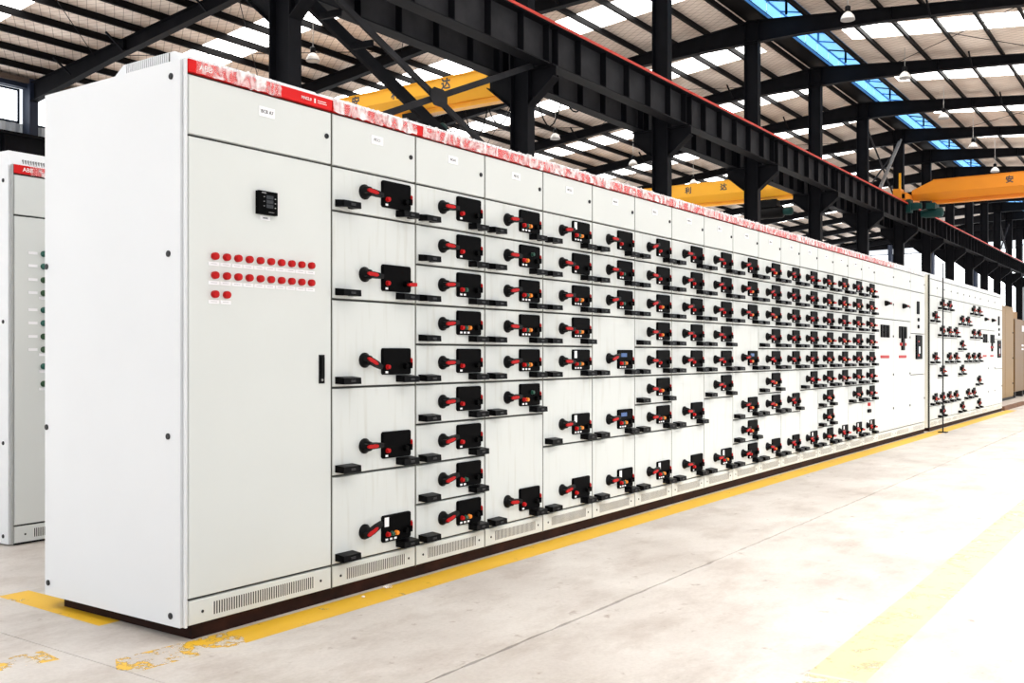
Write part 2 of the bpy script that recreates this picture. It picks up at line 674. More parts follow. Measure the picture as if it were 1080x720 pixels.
def corrugated(x0, x1, z0, z1, y, name='wall_sheet', pitch=0.3):
    b = MB()
    n = max(1, int((x1 - x0) / pitch))
    p = (x1 - x0) / n
    poly = []
    for i in range(n):
        a = x0 + i * p
        poly += [(a, y), (a + p * 0.4, y), (a + p * 0.5, y - 0.045), (a + p * 0.9, y - 0.045)]
    poly += [(x1, y), (x1, y + 0.06), (x0, y + 0.06)]
    b.prism(poly, 'z', z0, z1)
    return b.build(name, WALLM, wl)


def window(idx, x0, x1, z0, z1, y, nx, nz, axis='y'):
    def bx(b, a0, a1, d0, d1, c0, c1):
        return b.box(a0, a1, d0, d1, c0, c1) if axis == 'y' else b.box(d0, d1, a0, a1, c0, c1)
    b = MB()
    bx(b, x0, x1, y - 0.03, y + 0.05, z0, z0 + 0.06)
    bx(b, x0, x1, y - 0.03, y + 0.05, z1 - 0.06, z1)
    bx(b, x0, x0 + 0.06, y - 0.03, y + 0.05, z0, z1)
    bx(b, x1 - 0.06, x1, y - 0.03, y + 0.05, z0, z1)
    w = struct(b.build('window_%d' % idx, STEELB))
    dx, dz = (x1 - x0) / nx, (z1 - z0) / nz
    for i in range(1, nx):
        bx(MB(), x0 + dx * i - 0.02, x0 + dx * i + 0.02, y - 0.02, y + 0.03, z0, z1).build('mullion', STEELB, w)
    for i in range(nx):
        for j in range(nz):
            bx(MB(), x0 + dx * i + 0.015, x0 + dx * (i + 1) - 0.015, y + 0.0, y + 0.012, z0 + dz * j + 0.012, z0 + dz * (j + 1) - 0.012).build('pane', WINM, w)
    return w


wi = 1
for n in range(1, len(BAYX) - 1):
    xa, xb = BAYX[n], BAYX[n + 1]
    corrugated(xa, xb, 1.6, 2.4, YL)
    corrugated(xa, xb, 5.9, 8.0, YL)
    window(wi, xa + 0.22, xb - 0.22, 8.0, 9.02, YL - 0.02, 3, 1)
    wi += 1
    window(wi, xa + 0.22, xb - 0.22, 2.4, 5.9, YL - 0.02, 3, 2)
    wi += 1
# eave beam, gutter and the crane runway along that wall
MB().box(BAYX[0], XE, YL - 0.30, YL - 0.05, 9.03, 9.24).build('eave_beam', STEELB, wl)
MB().box(BAYX[0], XE, YL - 0.42, YL - 0.30, 9.16, 9.30).build('gutter', mat('gutter_brown', (0.10, 0.07, 0.055), 0.6), wl)
for n in range(1, 12):
    MB().box(BAYX[n] - 0.13, BAYX[n] + 0.13, YL - 0.45, YL - 0.05, 0, 9.3).build('wall_column', STEELB, wl)
rw = thing('wall_runway_beam', 'dark steel crane runway along the far windowed wall', 'beam', (0, 24.85, 0))
b = MB()
b.box(1, XE, -0.17, 0.17, 7.47, 7.5).box(1, XE, -0.17, 0.17, 6.72, 6.75).box(1, XE, -0.01, 0.01, 6.75, 7.47)
b.build('girder', STEEL, rw)
for n in range(2, 12):
    for k in range(1, 6):
        x = BAYX[n] + k
        MB().box(x - 0.008, x + 0.008, -0.15, -0.01, 6.75, 7.47).build('stiffener', STEEL, rw)
MB().box(1, XE, -0.03, 0.03, 7.5, 7.58).build('rail', STEEL, rw)

# unseen stub of near wall, added to shade the floor at left
wr = struct(MB().box(-15, -6.0, YN - 0.15, YN, 0, 9.3).build('wall_sun_block', WALLM))

# gable wall at the far end
we = struct(MB().box(XE, XE + 0.15, YN - 6, YL, 0, 3.0).build('wall_end', WALLM))
MB().box(XE, XE + 0.15, YN - 6, YR, 3.0, 6.0).build('wall_sheet', WALLM, we)
MB().prism([(YN - 6, 9.15), (YN, 9.15), (YR, RZ(YR) - 1.5), (YL, 9.15), (YL, 9.4), (YR, 11.2), (YN, 9.4), (YN - 6, 9.3)], 'x', XE, XE + 0.15).build('gable_sheet', STEEL, we)
for i in range(6):
    ya, yb = YL - 3 * i, YL - 3 * (i + 1)
    window(60 + i, yb + 0.15, ya - 0.15, 3.0, 8.9, XE + 0.02, 2, 2, 'x')
    MB().box(XE - 0.3, XE, yb - 0.15, yb + 0.15, 0, 9.6).build('gable_post', STEELB, we)
for i in range(6):
    ya, yb = YR - 3 * i, YR - 3 * (i + 1)
    window(70 + i, yb + 0.15, ya - 0.15, 6.0, 9.1, XE + 0.02, 2, 1, 'x')
    MB().box(XE - 0.3, XE, yb - 0.12, yb + 0.12, 6.0, 9.6).build('gable_post', STEELB, we)

# ------------------------------------------------------------------ middle columns and crane runways
TOPZ, BOTZ = 7.42, 6.66


def column_mesh(h):
    b = MB()
    b.box(-0.12, 0.12, -0.21, -0.192, 0, h)
    b.box(-0.12, 0.12, 0.192, 0.21, 0, h)
    b.box(-0.006, 0.006, -0.192, 0.192, 0, h)
    return b.mesh('shaft', STEEL)


colm = column_mesh(RZ(YR) - 0.60)
cor = MB()
for s in (-1, 1):
    y0, y1 = s * 0.21, s * 0.78
    cor.prism([(y0, 5.95), (y0, 6.64), (y1, 6.64), (y1, 6.42)], 'x', -0.01, 0.01)
    cor.box(-0.12, 0.12, min(y0, y1), max(y0, y1), 6.64, 6.66)
    cor.prism([(y0, 5.95), (y1, 6.42), (y1, 6.44), (y0, 5.97)], 'x', -0.12, 0.12)
corm = cor.mesh('corbel', STEEL)
basem = MB().box(-0.22, 0.22, -0.32, 0.32, 0, 0.03).mesh('base_plate', STEEL)
capm = MB().box(-0.14, 0.14, -0.26, 0.26, 0, 0.02).mesh('cap_plate', STEEL)
for i, x in enumerate(BAYX[3:]):
    t = thing('steel_column', '%s dark steel column from the left, carrying the crane runway' % ORD[i], 'column', (x, YR, 0), 'middle steel columns')
    link('shaft', colm, t)
    link('corbel', corm, t)
    link('base_plate', basem, t)
    link('cap_plate', capm, t, (0, 0, RZ(YR) - 0.62))

for side, yb, desc in ((-1, YR - 0.58, 'near'), (1, YR + 0.58, 'far')):
    for n in range(3, len(BAYX) - 1):
        xa, xb = BAYX[n], BAYX[n + 1]
        t = thing('crane_beam', '%s-side riveted dark crane runway beam between columns %s and %s from the left' % (desc, ORD[n - 3], ORD[n - 2]), 'beam', (xa, yb, 0), desc + ' crane runway beams')
        t['label'] = '%s-side dark crane runway beam between the %s and %s steel columns' % (desc, ORD[n - 3], ORD[n - 2])
        L = xb - xa
        a0, a1 = 0.01, L - 0.01
        if n == 3:
            a0 = -3.0
        MB().box(a0, a1, -0.175, 0.175, TOPZ - 0.022, TOPZ).build('top_flange', STEEL, t)
        MB().box(a0, a1, -0.15, 0.15, BOTZ, BOTZ + 0.022).build('bottom_flange', STEEL, t)
        MB().box(a0, a1, -0.007, 0.007, BOTZ + 0.022, TOPZ - 0.022).build('web', STEELW, t)
        stm = cached('stiff', lambda: MB().box(-0.008, 0.008, -0.145, 0.145, BOTZ + 0.022, TOPZ - 0.022).mesh('stiffener', STEEL))
        ks = [0.16] + [L * k / 6 for k in range(1, 6)] + [L - 0.16]
        if n == 3:
            ks = [-2, -1] + ks
        for k in ks:
            link('stiffener', stm, t, (k, 0, 0))
        MB().box(a0, a1, -0.03, 0.03, TOPZ, TOPZ + 0.09).build('rail', STEEL, t)
        if side == -1:
            MB().box(a0, a1, -0.20, -0.165, TOPZ + 0.0, TOPZ + 0.055).build('conductor_bar', RAILRED, t)
            MB().box(a0, a1, -0.19, -0.175, TOPZ - 0.02, TOPZ).build('bar_bracket', STEEL, t)

# cross bracing between the first two columns
bx0, bx1 = BAYX[3], BAYX[4]
for yy, w, h, lab in ((-0.32, 0.05, 0.105, 'dark flat-bar cross bracing with centre plate between the first two columns, near plane'),
                      (0.30, 0.09, 0.20, 'heavier dark cross bracing behind the thin one, between the first two columns')):
    t = thing('cross_brace', lab, 'bracing', (bx0, YR + yy, 0), 'column bracing')
    L = bx1 - bx0
    zt, zb_ = 6.68, 4.24
    zt2 = zt - (0.0 if yy < 0 else -0.1)
    MB().bar((0.15, 0, zt2), (L - 0.15, 0, zb_), w, h).build('diagonal', STEELW if yy < 0 else STEEL, t)
    if yy < 0:
        MB().bar((0.15, 0, zb_), (L - 0.15, 0, zt2), w, h).build('diagonal', STEELW, t)
    c = ((L + 0.05) / 2, 0, (zt2 + zb_) / 2)
    if yy < 0:
        MB().prism([(c[0] - 0.22, c[2] - 0.07), (c[0] - 0.12, c[2] - 0.15), (c[0] + 0.12, c[2] - 0.15), (c[0] + 0.22, c[2] - 0.07), (c[0] + 0.22, c[2] + 0.07), (c[0] + 0.12, c[2] + 0.15), (c[0] - 0.12, c[2] + 0.15), (c[0] - 0.22, c[2] + 0.07)], 'y', -0.05, -0.03).build('gusset_plate', STEELW, t)
    MB().bar((0.15, 0, zb_), (L - 0.15, 0, 0.3), w, h).build('diagonal', STEEL, t)
    MB().bar((0.15, 0, 0.3), (L - 0.15, 0, zb_), w, h).build('diagonal', STEEL, t)
for k, z in ((0.9, 6.30), (1.6, 6.02)):
    MB().bar((k, -0.52, z), (k, -0.1, z + 0.02), 0.05, 0.10).build('tie', STEEL, t)

# rods and access ladder at the sixth column
t = thing('bracing_rods', 'thin crossed rods beside the sixth steel column above the runway', 'bracing', (BAYX[8], YR - 0.05, 0))
MB().cyl((0.1, 0, 10.2), (5.4, 0, 7.45), 0.035, n=6).build('rod', STEELW, t)
MB().cyl((0.1, 0, 7.45), (5.4, 0, 10.2), 0.035, n=6).build('rod', STEELW, t)
t = thing('access_ladder', 'pale steel access ladder leaning up from the runway to the roof', 'ladder', (BAYX[8] + 1.0, YR - 0.28, 7.45))
LADM = mat('ladder_grey', (0.20, 0.19, 0.18), 0.5)
p0, p1 = Vector((0, 0, 0)), Vector((3.6, 0, 2.8))
for s in (-1, 1):
    MB().bar(p0 + Vector((s * 0.2, s * 0.1, 0)), p1 + Vector((s * 0.2, s * 0.1, 0)), 0.05, 0.09).build('stile', LADM, t)
for k in range(1, 10):
    q = p0.lerp(p1, k / 10)
    MB().cyl(q + Vector((-0.2, -0.1, 0)), q + Vector((0.2, 0.1, 0)), 0.022, n=6).build('rung', LADM, t)

t = thing('bracing_rods', 'thin crossed rods by the far end of the runway', 'bracing', (BAYX[14], YR - 0.05, 0))
MB().cyl((0.1, 0, 10.0), (4.4, 0, 7.45), 0.05, n=6).build('rod', STEELW, t)
MB().cyl((0.1, 0, 7.45), (4.4, 0, 10.0), 0.05, n=6).build('rod', STEELW, t)


# ------------------------------------------------------------------ cranes
def crane(label, x, y_end, y_other, zb, mt, text_y, gh=0.98):
    """single girder overhead crane spanning across the bay; y_end = end at the middle columns"""
    t = thing('overhead_crane', label, 'crane', (x, y_end, 0), 'overhead cranes')
    sg = 1 if y_other > y_end else -1
    L = abs(y_other - y_end)
    hw = 0.30
    zt = zb + gh

    def yy(v):
        return sg * v
    # girder: upright webs above, slanted plates below, tapering at its ends
    b = MB()
    sec = [(-0.09, zb + 0.16), (0.09, zb + 0.16), (hw, zb + 0.45), (hw, zt), (-hw, zt), (-hw, zb + 0.45)]
    secE = [(-0.09, zb + 0.22), (0.09, zb + 0.22), (hw, zb + 0.45), (hw, zb + 0.62), (-hw, zb + 0.62), (-hw, zb + 0.45)]
    ring = [(0.15, secE), (1.0, sec), (L - 1.0, sec), (L - 0.15, secE)]
    vs = []
    for d, s_ in ring:
        vs += [(q[0], yy(d), q[1]) for q in s_]
    fs = [tuple(range(6)), tuple(range(18, 24))]
    for k in range(3):
        for i in range(6):
            j = (i + 1) % 6
            fs.append((k * 6 + i, k * 6 + j, (k + 1) * 6 + j, (k + 1) * 6 + i))
    b.add(vs, fs)
    b.build('girder', mt, t)
    b = MB()
    ya, yb_ = sorted((yy(0.9), yy(L - 0.9)))
    b.box(-0.13, 0.13, ya, yb_, zb, zb + 0.03).box(-0.02, 0.02, ya, yb_, zb + 0.03, zb + 0.17)
    b.build('bottom_rail', mt, t)
    MB().box(-hw - 0.03, hw + 0.03, min(yy(1.0), yy(L - 1.0)), max(yy(1.0), yy(L - 1.0)), zt, zt + 0.02).build('top_plate', mt, t)
    for d in (0.0, L):
        e = MB().box(-1.25, 1.25, yy(d) - 0.11, yy(d) + 0.11, TOPZ + 0.16, TOPZ + 0.50).build('end_carriage', mt, t)
        for s in (-1, 1):
            MB().cyl((s * 1.0, yy(d) - 0.07, TOPZ + 0.22), (s * 1.0, yy(d) + 0.07, TOPZ + 0.22), 0.135, n=16).build('wheel', BLACK, e)
            MB().box(s * 1.25 - 0.06, s * 1.25 + 0.06, yy(d) - 0.09, yy(d) + 0.09, TOPZ + 0.24, TOPZ + 0.42).build('buffer', BLACK, e)
    for s, ch in zip(text_y, '安利达'):
        link('lettering', text_mesh(ch, 0.30, INK, 0.002, 0.010), t, (-hw - 0.002, s - y_end, zb + 0.45 + (gh - 0.45) * 0.48), (0, 0, R(-90)))
    return t


CR = [('yellow overhead crane behind the thin cross bracing, nearest of the cranes', 17.6, YR + 0.58, 24.85, 7.45, YELLOWC, (15.75, 14.3, 12.58), 0.78),
      ('orange-yellow overhead crane seen between the third and fourth steel columns', 37.0, YR + 0.58, 24.85, 7.46, YELLOWC, (16.43, 14.82, 13.21)),
      ('orange overhead crane at right with teal drive motor on the near runway', 42.0, YR - 0.58, -10.0, 7.48, ORANGEC, (3.07, 1.45, -0.15))]
cranes = [crane(*c) for c in CR]


def motor(parent, name, c, r, l, axis, m=TEAL):
    b = MB()
    c = Vector(c)
    a = Vector(axis).normalized()
    prof = [(r * 0.5, -l / 2 - 0.04), (r * 0.9, -l / 2), (r, -l / 2 + 0.03), (r, l / 2 - 0.06), (r * 0.85, l / 2), (r * 0.8, l / 2 + 0.10), (r * 0.3, l / 2 + 0.12)]
    b.lathe(c, prof, a, 14)
    me = b.mesh(name, m)
    return link(name, smooth(me), parent)


# drive motor, cable drum and chain guard on the right-hand crane
c3 = cranes[2]
motor(c3, 'drive_motor', (-0.9, -0.35, 7.34), 0.16, 0.45, (0, -1, 0))
MB().box(-1.15, -0.65, -0.28, -0.02, 7.10, 7.62).build('gearbox', TEAL, c3)
motor(c3, 'hoist_drum', (-0.05, -0.95, 7.12), 0.20, 0.75, (0, 1, 0))
MB().box(-0.45, 0.35, -1.1, -0.75, 7.25, 7.50).build('trolley', TEAL, c3)
MB().box(-1.45, -0.95, 0.02, 0.34, 7.62, 8.05).build('control_box', ORANGEC, c3)
MB().box(-1.15, -1.07, 0.1, 0.18, 7.9, 8.75).build('cable_post', YELLOWC, c3)
# hoists under the two cranes of the far bay
for cr, yw, z in ((cranes[1], 11.3, 6.98), (cranes[0], 13.8, 7.02)):
    yl = yw - (YR + 0.58)
    motor(cr, 'hoist_drum', (0.0, yl, z), 0.25, 1.1, (0, 1, 0), BLACK)
    motor(cr, 'hoist_motor', (0.0, yl - 0.75, z), 0.16, 0.35, (0, 1, 0), TEAL)
    MB().box(-0.2, 0.2, yl - 0.35, yl + 0.35, z + 0.2, z + 0.52).build('trolley', BLACK, cr)
# looped festoon cable below the nearest crane
b = MB()
yl0 = 8.6 - (YR + 0.58)
for k in range(7):
    a0, a1 = yl0 + k * 0.75, yl0 + (k + 1) * 0.75
    pts = [Vector((0.2, a0 + (a1 - a0) * i / 8, 7.45 - 0.5 * (1 - (2 * i / 8 - 1) ** 2) - (0.25 if k % 3 == 1 else 0) * math.sin(math.pi * i / 8))) for i in range(9)]
    b.tube(pts, 0.018, 5)
b.build('festoon_cable', BLACK, cranes[0])


# ------------------------------------------------------------------ hanging lamps
def lamp(label, x, y, z):
    t = thing('high_bay_lamp', label, 'lamp', (x, y, z), 'high bay lamps')
    t.scale = (0.76, 0.76, 0.76)
    link('shade', cached('lshade', lambda: smooth(MB().lathe((0, 0, 0), [(0.23, 0.0), (0.235, 0.03), (0.21, 0.12), (0.15, 0.20), (0.08, 0.26), (0.05, 0.28)], n=18).mesh('shade', LAMPW), 60)), t)
    link('rim', cached('lrim', lambda: MB().lathe((0, 0, -0.015), [(0.238, 0), (0.245, 0.02), (0.238, 0.035)], n=18).mesh('rim', WIRE)), t)
    link('ballast', cached('lball', lambda: MB().lathe((0, 0, 0.28), [(0.06, 0), (0.095, 0.02), (0.095, 0.17), (0.05, 0.20)], n=12).mesh('ballast', BLACK)), t)
    h = (RZ(y) - z) / 0.76 - 0.45
    MB().cyl((0, 0, 0.48), (0, 0, 0.48 + h), 0.012, n=5).build('cord', WIRE, t)
    return t


for i, (x, z) in enumerate([(23.6, 9.85), (29.6, 9.70), (35.2, 9.55), (40.7, 9.45), (45.8, 9.25)]):
    lamp('%s hanging high bay lamp from the top right, in the near bay' % ORD[i], x, 4.25, z)
lamp('white high bay lamp hanging right beside the first steel column', 15.95, 16.0, 8.92)
for i, (x, z) in enumerate([(27.9, 8.98), (33.9, 8.98), (39.8, 9.02)]):
    lamp('%s hanging high bay lamp right of the second column, in the far bay' % ORD[i], x, 16.0, z)


# ------------------------------------------------------------------ switchgear
ZB, ZV, ZT, ZH, ZR = 0.055, 0.163, 2.030, 2.277, 2.333     # bottom, vent top, drawer top, header bottom, header top
U = (ZT - ZV) / 9.0
GAP = 0.0054


def front(w, z0, z1, name, parent, x0=0.0, m=WHITE):
    """a front plate with folded edges, front face in the plane Y=0"""
    def mk():
        b = MB()
        a, c = GAP, w - GAP
        lo, hi = GAP, (z1 - z0) - GAP
        r = 0.003
        vs = [(a, r, lo), (c, r, lo), (c, r, hi), (a, r, hi), (a + r, 0, lo + r), (c - r, 0, lo + r), (c - r, 0, hi - r), (a + r, 0, hi - r),
              (a, 0.02, lo), (c, 0.02, lo), (c, 0.02, hi), (a, 0.02, hi)]
        fs = [(4, 5, 6, 7), (0, 1, 5, 4), (1, 2, 6, 5), (2, 3, 7, 6), (3, 0, 4, 7), (8, 9, 1, 0), (9, 10, 2, 1), (10, 11, 3, 2), (11, 8, 0, 3), (11, 10, 9, 8)]
        b.add(vs, fs)
        return b.mesh(name, m)
    me = cached(('front', name, round(w, 3), round(z1 - z0, 3), m.name), mk)
    return link(name, me, parent, (x0, 0, z0))


def streaked():
    m = WHITE.copy()
    m.name = 'drawer_white'
    nt = m.node_tree
    p = nt.nodes['Principled BSDF']
    geo = nt.nodes.new('ShaderNodeNewGeometry')
    mp = nt.nodes.new('ShaderNodeMapping')
    mp.inputs['Scale'].default_value = (26, 1, 2.2)
    mp.inputs['Rotation'].default_value = (0, R(9), 0)
    nt.links.new(geo.outputs['Position'], mp.inputs['Vector'])
    n = nt.nodes.new('ShaderNodeTexNoise')
    n.inputs['Scale'].default_value = 1
    n.inputs['Detail'].default_value = 3
    nt.links.new(mp.outputs[0], n.inputs['Vector'])
    r = nt.nodes.new('ShaderNodeValToRGB')
    r.color_ramp.elements[0].position = 0.28
    r.color_ramp.elements[1].position = 0.46
    r.color_ramp.elements[0].color = (0.90, 0.885, 0.855, 1)
    r.color_ramp.elements[1].color = (1, 1, 1, 1)
    nt.links.new(n.outputs['Fac'], r.inputs['Fac'])
    x = nt.nodes.new('ShaderNodeMix')
    x.data_type = 'RGBA'
    x.blend_type = 'MULTIPLY'
    x.inputs[0].default_value = 1
    src = p.inputs['Base Color'].links[0].from_socket
    nt.links.new(src, x.inputs[6])
    nt.links.new(r.outputs['Color'], x.inputs[7])
    nt.links.new(x.outputs[2], p.inputs['Base Color'])
    return m


DRAWERW = streaked()


def vent_panel(w, parent):
    p = front(w, ZB, ZV, 'vent_panel', parent)

    def grille():
        b = MB()
        x0, x1 = w * 0.155, w * 0.855
        z0, z1 = 0.028, 0.080
        b.box(x0, x1, -0.0008, 0.004, z0, z1, 1)
        n = int((x1 - x0) / 0.0125)
        for i in range(n + 1):
            xx = x0 + (x1 - x0) * i / n
            b.box(xx - 0.0024, xx + 0.0024, -0.0018, 0.0, z0, z1, 0)
        return b.mesh('vent_grille', [VENTW, SLOT])
    g = link('vent_grille', cached(('grille', round(w, 3)), grille), p)
    for xx in (0.075 * w + 0.012, 0.925 * w - 0.012):
        link('screw', cached('screw', lambda: MB().lathe((0, 0, 0), [(0.0062, 0), (0.0062, 0.002), (0.004, 0.003)], (0, -1, 0), 10).mesh('screw', SCREW)), p, (xx, 0, 0.052))
    return p


def lock(parent, x, z, r=0.012):
    return link('cam_lock', cached(('lock', r), lambda: MB().lathe((0, 0, 0), [(r, 0), (r, 0.005), (r * 0.8, 0.007), (r * 0.35, 0.0065), (r * 0.35, 0.003)], (0, -1, 0), 14).mesh('cam_lock', SCREW)), parent, (x, 0, z))


def plate(parent, x, z, w, h, txt=None, size=0.018, name='label_plate', y=-0.003):
    me = cached((name, w, h), lambda: MB().box(-w / 2, w / 2, 0, 0.003, -h / 2, h / 2).mesh(name, PAPER))
    o = link(name, me, parent, (x, y, z))
    if txt:
        link('lettering', text_mesh(txt, size, INK), parent, (x, y - 0.0008, z))
    return o


def m_pull():
    b = MB()
    # D-shaped grip: sloped top plate, front lip, two cheeks
    w, d = 0.115, 0.058
    b.prism([(0, 0.036), (-d, 0.030), (-d, 0.022), (0, 0.028)], 'x', 0, w)
    b.prism([(-d + 0.012, 0.030), (-d, 0.030), (-d - 0.002, 0.0), (-d + 0.012, 0.0)], 'x', 0, w)
    b.prism([(0, 0.036), (-d, 0.030), (-d, 0.0), (0, 0.002)], 'x', 0, 0.03)
    b.prism([(0, 0.036), (-d, 0.030), (-d, 0.0), (0, 0.002)], 'x', w - 0.03, w)
    b.box(0.045, 0.075, -d - 0.004, -d, 0.010, 0.020, 1)  # lighter patch paints a grey highlight onto the lip
    return b.mesh('pull_handle', [HANDLE, mat('handle_painted_sheen', (0.03, 0.03, 0.032), 0.3, spec=0.2)])


def m_rotary():
    b = MB()
    b.lathe((0, 0, 0), [(0.037, 0), (0.037, 0.008), (0.031, 0.014), (0.026, 0.026), (0.023, 0.040), (0.015, 0.046)], (0, -1, 0), 20)
    # grip: a tapering bar leaving the hub to the right
    prof = [(-0.034, 0.014, 0.030, 0.050), (0.010, 0.017, 0.030, 0.056), (0.048, 0.016, 0.032, 0.056), (0.086, 0.012, 0.036, 0.052)]
    vs = []
    for x, h, y0, y1 in prof:
        vs += [(x, -y0, -h), (x, -y0, h), (x, -y1, h * 0.8), (x, -y1, -h * 0.8)]
    fs = [(0, 1, 2, 3), (12, 15, 14, 13)]
    for k in range(3):
        for i in range(4):
            j = (i + 1) % 4
            fs.append((k * 4 + i, (k + 1) * 4 + i, (k + 1) * 4 + j, k * 4 + j))
    b.add(vs, fs)
    return smooth(b.mesh('rotary_handle', BLACK), 35)


def m_inlay():
    b = MB()
    out = [(-0.026, 0.004), (-0.018, 0.008), (-0.006, 0.0095), (0.008, 0.0085), (0.022, 0.0095), (0.036, 0.008), (0.048, 0.003)]
    poly = [(x, z) for x, z in out] + [(x, -z) for x, z in reversed(out)]
    b.prism(poly, 'y', -0.0595, -0.048)
    return b.mesh('red_inlay', RED)


def m_panel():
    b = MB()
    w, h, c = 0.212, 0.132, 0.008
    poly = [(c, 0), (w - c, 0), (w, c), (w, h - c), (w - c, h), (c, h), (0, h - c), (0, c)]
    b.prism(poly, 'y', -0.012, 0.0)
    i = 0.004
    poly2 = [(c, i), (w - c, i), (w - i, c), (w - i, h - c), (w - c, h - i), (c, h - i), (i, h - c), (i, c)]
    b.prism(poly2, 'y', -0.014, -0.012)
    # knob and small switches, black on black
    b.lathe((0.165, -0.014, 0.042), [(0.016, 0), (0.014, 0.018)], (0, -1, 0), 12)
    b.box(0.19, 0.205, -0.03, -0.014, 0.03, 0.06)
    return b.mesh('control_panel', PANEL)


def m_button(m, r=0.0112):
    return smooth(MB().lathe((0, 0, 0), [(r * 1.15, 0), (r * 1.15, 0.005), (r, 0.006), (r, 0.016), (r * 0.8, 0.0185)], (0, -1, 0), 12).mesh('push_button', m), 35)


BTN = {'R': RED, 'G': GREEN, 'O': ORANGE}


def drawer(parent, w, z0, k, pattern='R', tilt=0.0, tab='t', simple=False):
    """a withdrawable unit, k modules high"""
    d = front(w, z0, z0 + U * k, 'drawer_front', parent, 0.0, DRAWERW)
    s = w / 0.6
    pz = 0.055
    px = 0.335 * s
    link('control_panel', cached('panel', m_panel), d, (px, 0, pz), None, (s, 1, 1))
    rx, rz_ = 0.216 * s, (0.112 if k == 1 else 0.128)
    link('rotary_handle', cached('rotary', m_rotary), d, (rx, 0, rz_), (0, R(-tilt), 0))
    link('red_inlay', cached('inlay', m_inlay), d, (rx - 0.006, 0, rz_), (0, R(-tilt), 0))
    xs = [0.366, 0.398, 0.430]
    zz = 0.094
    i = 0
    for ch in pattern:
        if ch in BTN:
            link('push_button', cached(('btn', ch), lambda: m_button(BTN[ch])), d, (xs[i % 3] * s, -0.013, zz))
            link('legend_plate', cached('legend', lambda: MB().box(-0.009, 0.009, -0.0155, -0.013, -0.005, 0.005).mesh('legend_plate', PAPER)), d, (xs[i % 3] * s - 0.004, 0, zz - 0.026))
            i += 1
        elif ch == 'g':
            link('indicator', cached(('btn', 'G'), lambda: m_button(GREEN)), d, (0.455 * s, -0.013, 0.135))
        elif ch == 'c':
            link('paper_tag', cached('ptag', lambda: MB().box(-0.012, 0.018, -0.0165, -0.0135, -0.020, 0.026).mesh('paper_tag', PAPER)), d, (0.358 * s, 0, 0.152))
        elif ch == 'b':
            link('display', cached('bdisp', lambda: MB().box(-0.03, 0.05, -0.0165, -0.0135, -0.012, 0.014).mesh('display', BLUESC)), d, (0.40 * s, 0, 0.150))
    if tab == 't':
        link('locking_tab', cached('tab', lambda: MB().box(-0.003, 0.009, -0.014, 0.0, -0.022, 0.026).box(0.0, 0.006, -0.020, -0.014, -0.016, 0.02).mesh('locking_tab', RED)), d, (px + 0.212 * s, 0, 0.112))
    else:
        link('locking_tab', cached('tab2', lambda: MB().prism([(-0.052, -0.006), (-0.02, -0.010), (0.012, -0.008), (0.012, 0.010), (-0.02, 0.010), (-0.05, 0.004)], 'y', -0.045, -0.02).mesh('locking_tab', RED)), d, (px + 0.212 * s, 0, 0.095))
    pull = cached('pull', m_pull)
    link('pull_handle', pull, d, (0.020 * s, 0, 0.016), None, (s, 1, 1))
    link('pull_handle', pull, d, (0.445 * s, 0, 0.016), None, (s, 1, 1))
    return d


def film_mesh(L, seed, z0=ZH - 0.002, z1=ZR + 0.012):
    rnd = random.Random(seed)
    nx, nz = max(8, int(L / 0.018)), 7
    vs, fs = [], []
    for i in range(nx + 1):
        for j in range(nz + 1):
            f = j / nz
            x = L * i / nx
            y = -0.006 - rnd.random() * 0.007
            z = z0 + (z1 - z0) * f + (rnd.random() - 0.5) * 0.006
            if j == nz:
                y = 0.03 + rnd.random() * 0.03
                z = ZR + 0.004 + rnd.random() * 0.010
            elif j == nz - 1:
                z = ZR + 0.004 + rnd.random() ** 2 * 0.016
            if j == 0:
                z += rnd.random() * 0.008
            vs.append((x, y, z))
    for i in range(nx):
        for j in range(nz):
            a = i * (nz + 1) + j
            fs.append((a, a + nz + 1, a + nz + 2, a + 1))
    b = MB()
    b.add(vs, fs)
    return b.mesh('plastic_film', FILM)


def shell(t, w, depth=1.0, seed=0, left_side=False, film_range=None, redm=HDRRED, plinth=True, vent=True):
    """carcass, header strip, roof box, plinth"""
    MB().box(0.0, w, 0.02, depth, ZB, ZR).build('carcass', FRAME, t)
    h = MB().box(0.002, w - 0.002, -0.004, 0.02, ZH + GAP, ZR).build('red_header', redm, t)
    MB().box(0.004, w - 0.004, depth, depth + 0.012, ZB, ZR - 0.004).build('rear_bounce_panel', SIDEW, t)  # unseen white back, added to bounce light onto the cabinet behind
    if plinth:
        MB().box(0.03 if left_side else 0.0, w, 0.012, depth - 0.07, 0, ZB).build('plinth', PLINTH, t)
    rb = MB()
    rb.box(0.0, w, 0.0, depth, ZR, ZR + 0.006)
    roof = rb.build('roof_plate', SIDEW, t)
    if vent:
        b = MB()
        b.prism([(0.045, ZR + 0.006), (0.10, ZR + 0.05), (0.45, ZR + 0.05), (0.52, ZR + 0.006)], 'x', 0.012, w - 0.012)
        link('roof_vent', b.mesh('roof_vent', SIDEW), t)
    if film_range:
        for a, c in film_range:
            o = link('plastic_film', film_mesh(c - a, seed + int(a * 100)), t, (a, 0, 0))
    return h


def top_door(t, w, txt, size=0.020):
    d = front(w, ZT, ZH, 'top_door', t)
    plate(d, w * 0.51, 0.17, 0.085, 0.042, txt, size)
    lock(d, w - 0.042, 0.128)
    return d


EDGE = [0.0, 0.8, 1.4, 2.0, 2.6, 3.2, 3.8, 4.4, 5.0, 5.6, 6.2, 6.79, 7.34, 7.90, 8.44, 8.99, 9.55, 10.11, 11.03, 11.93, 12.79]

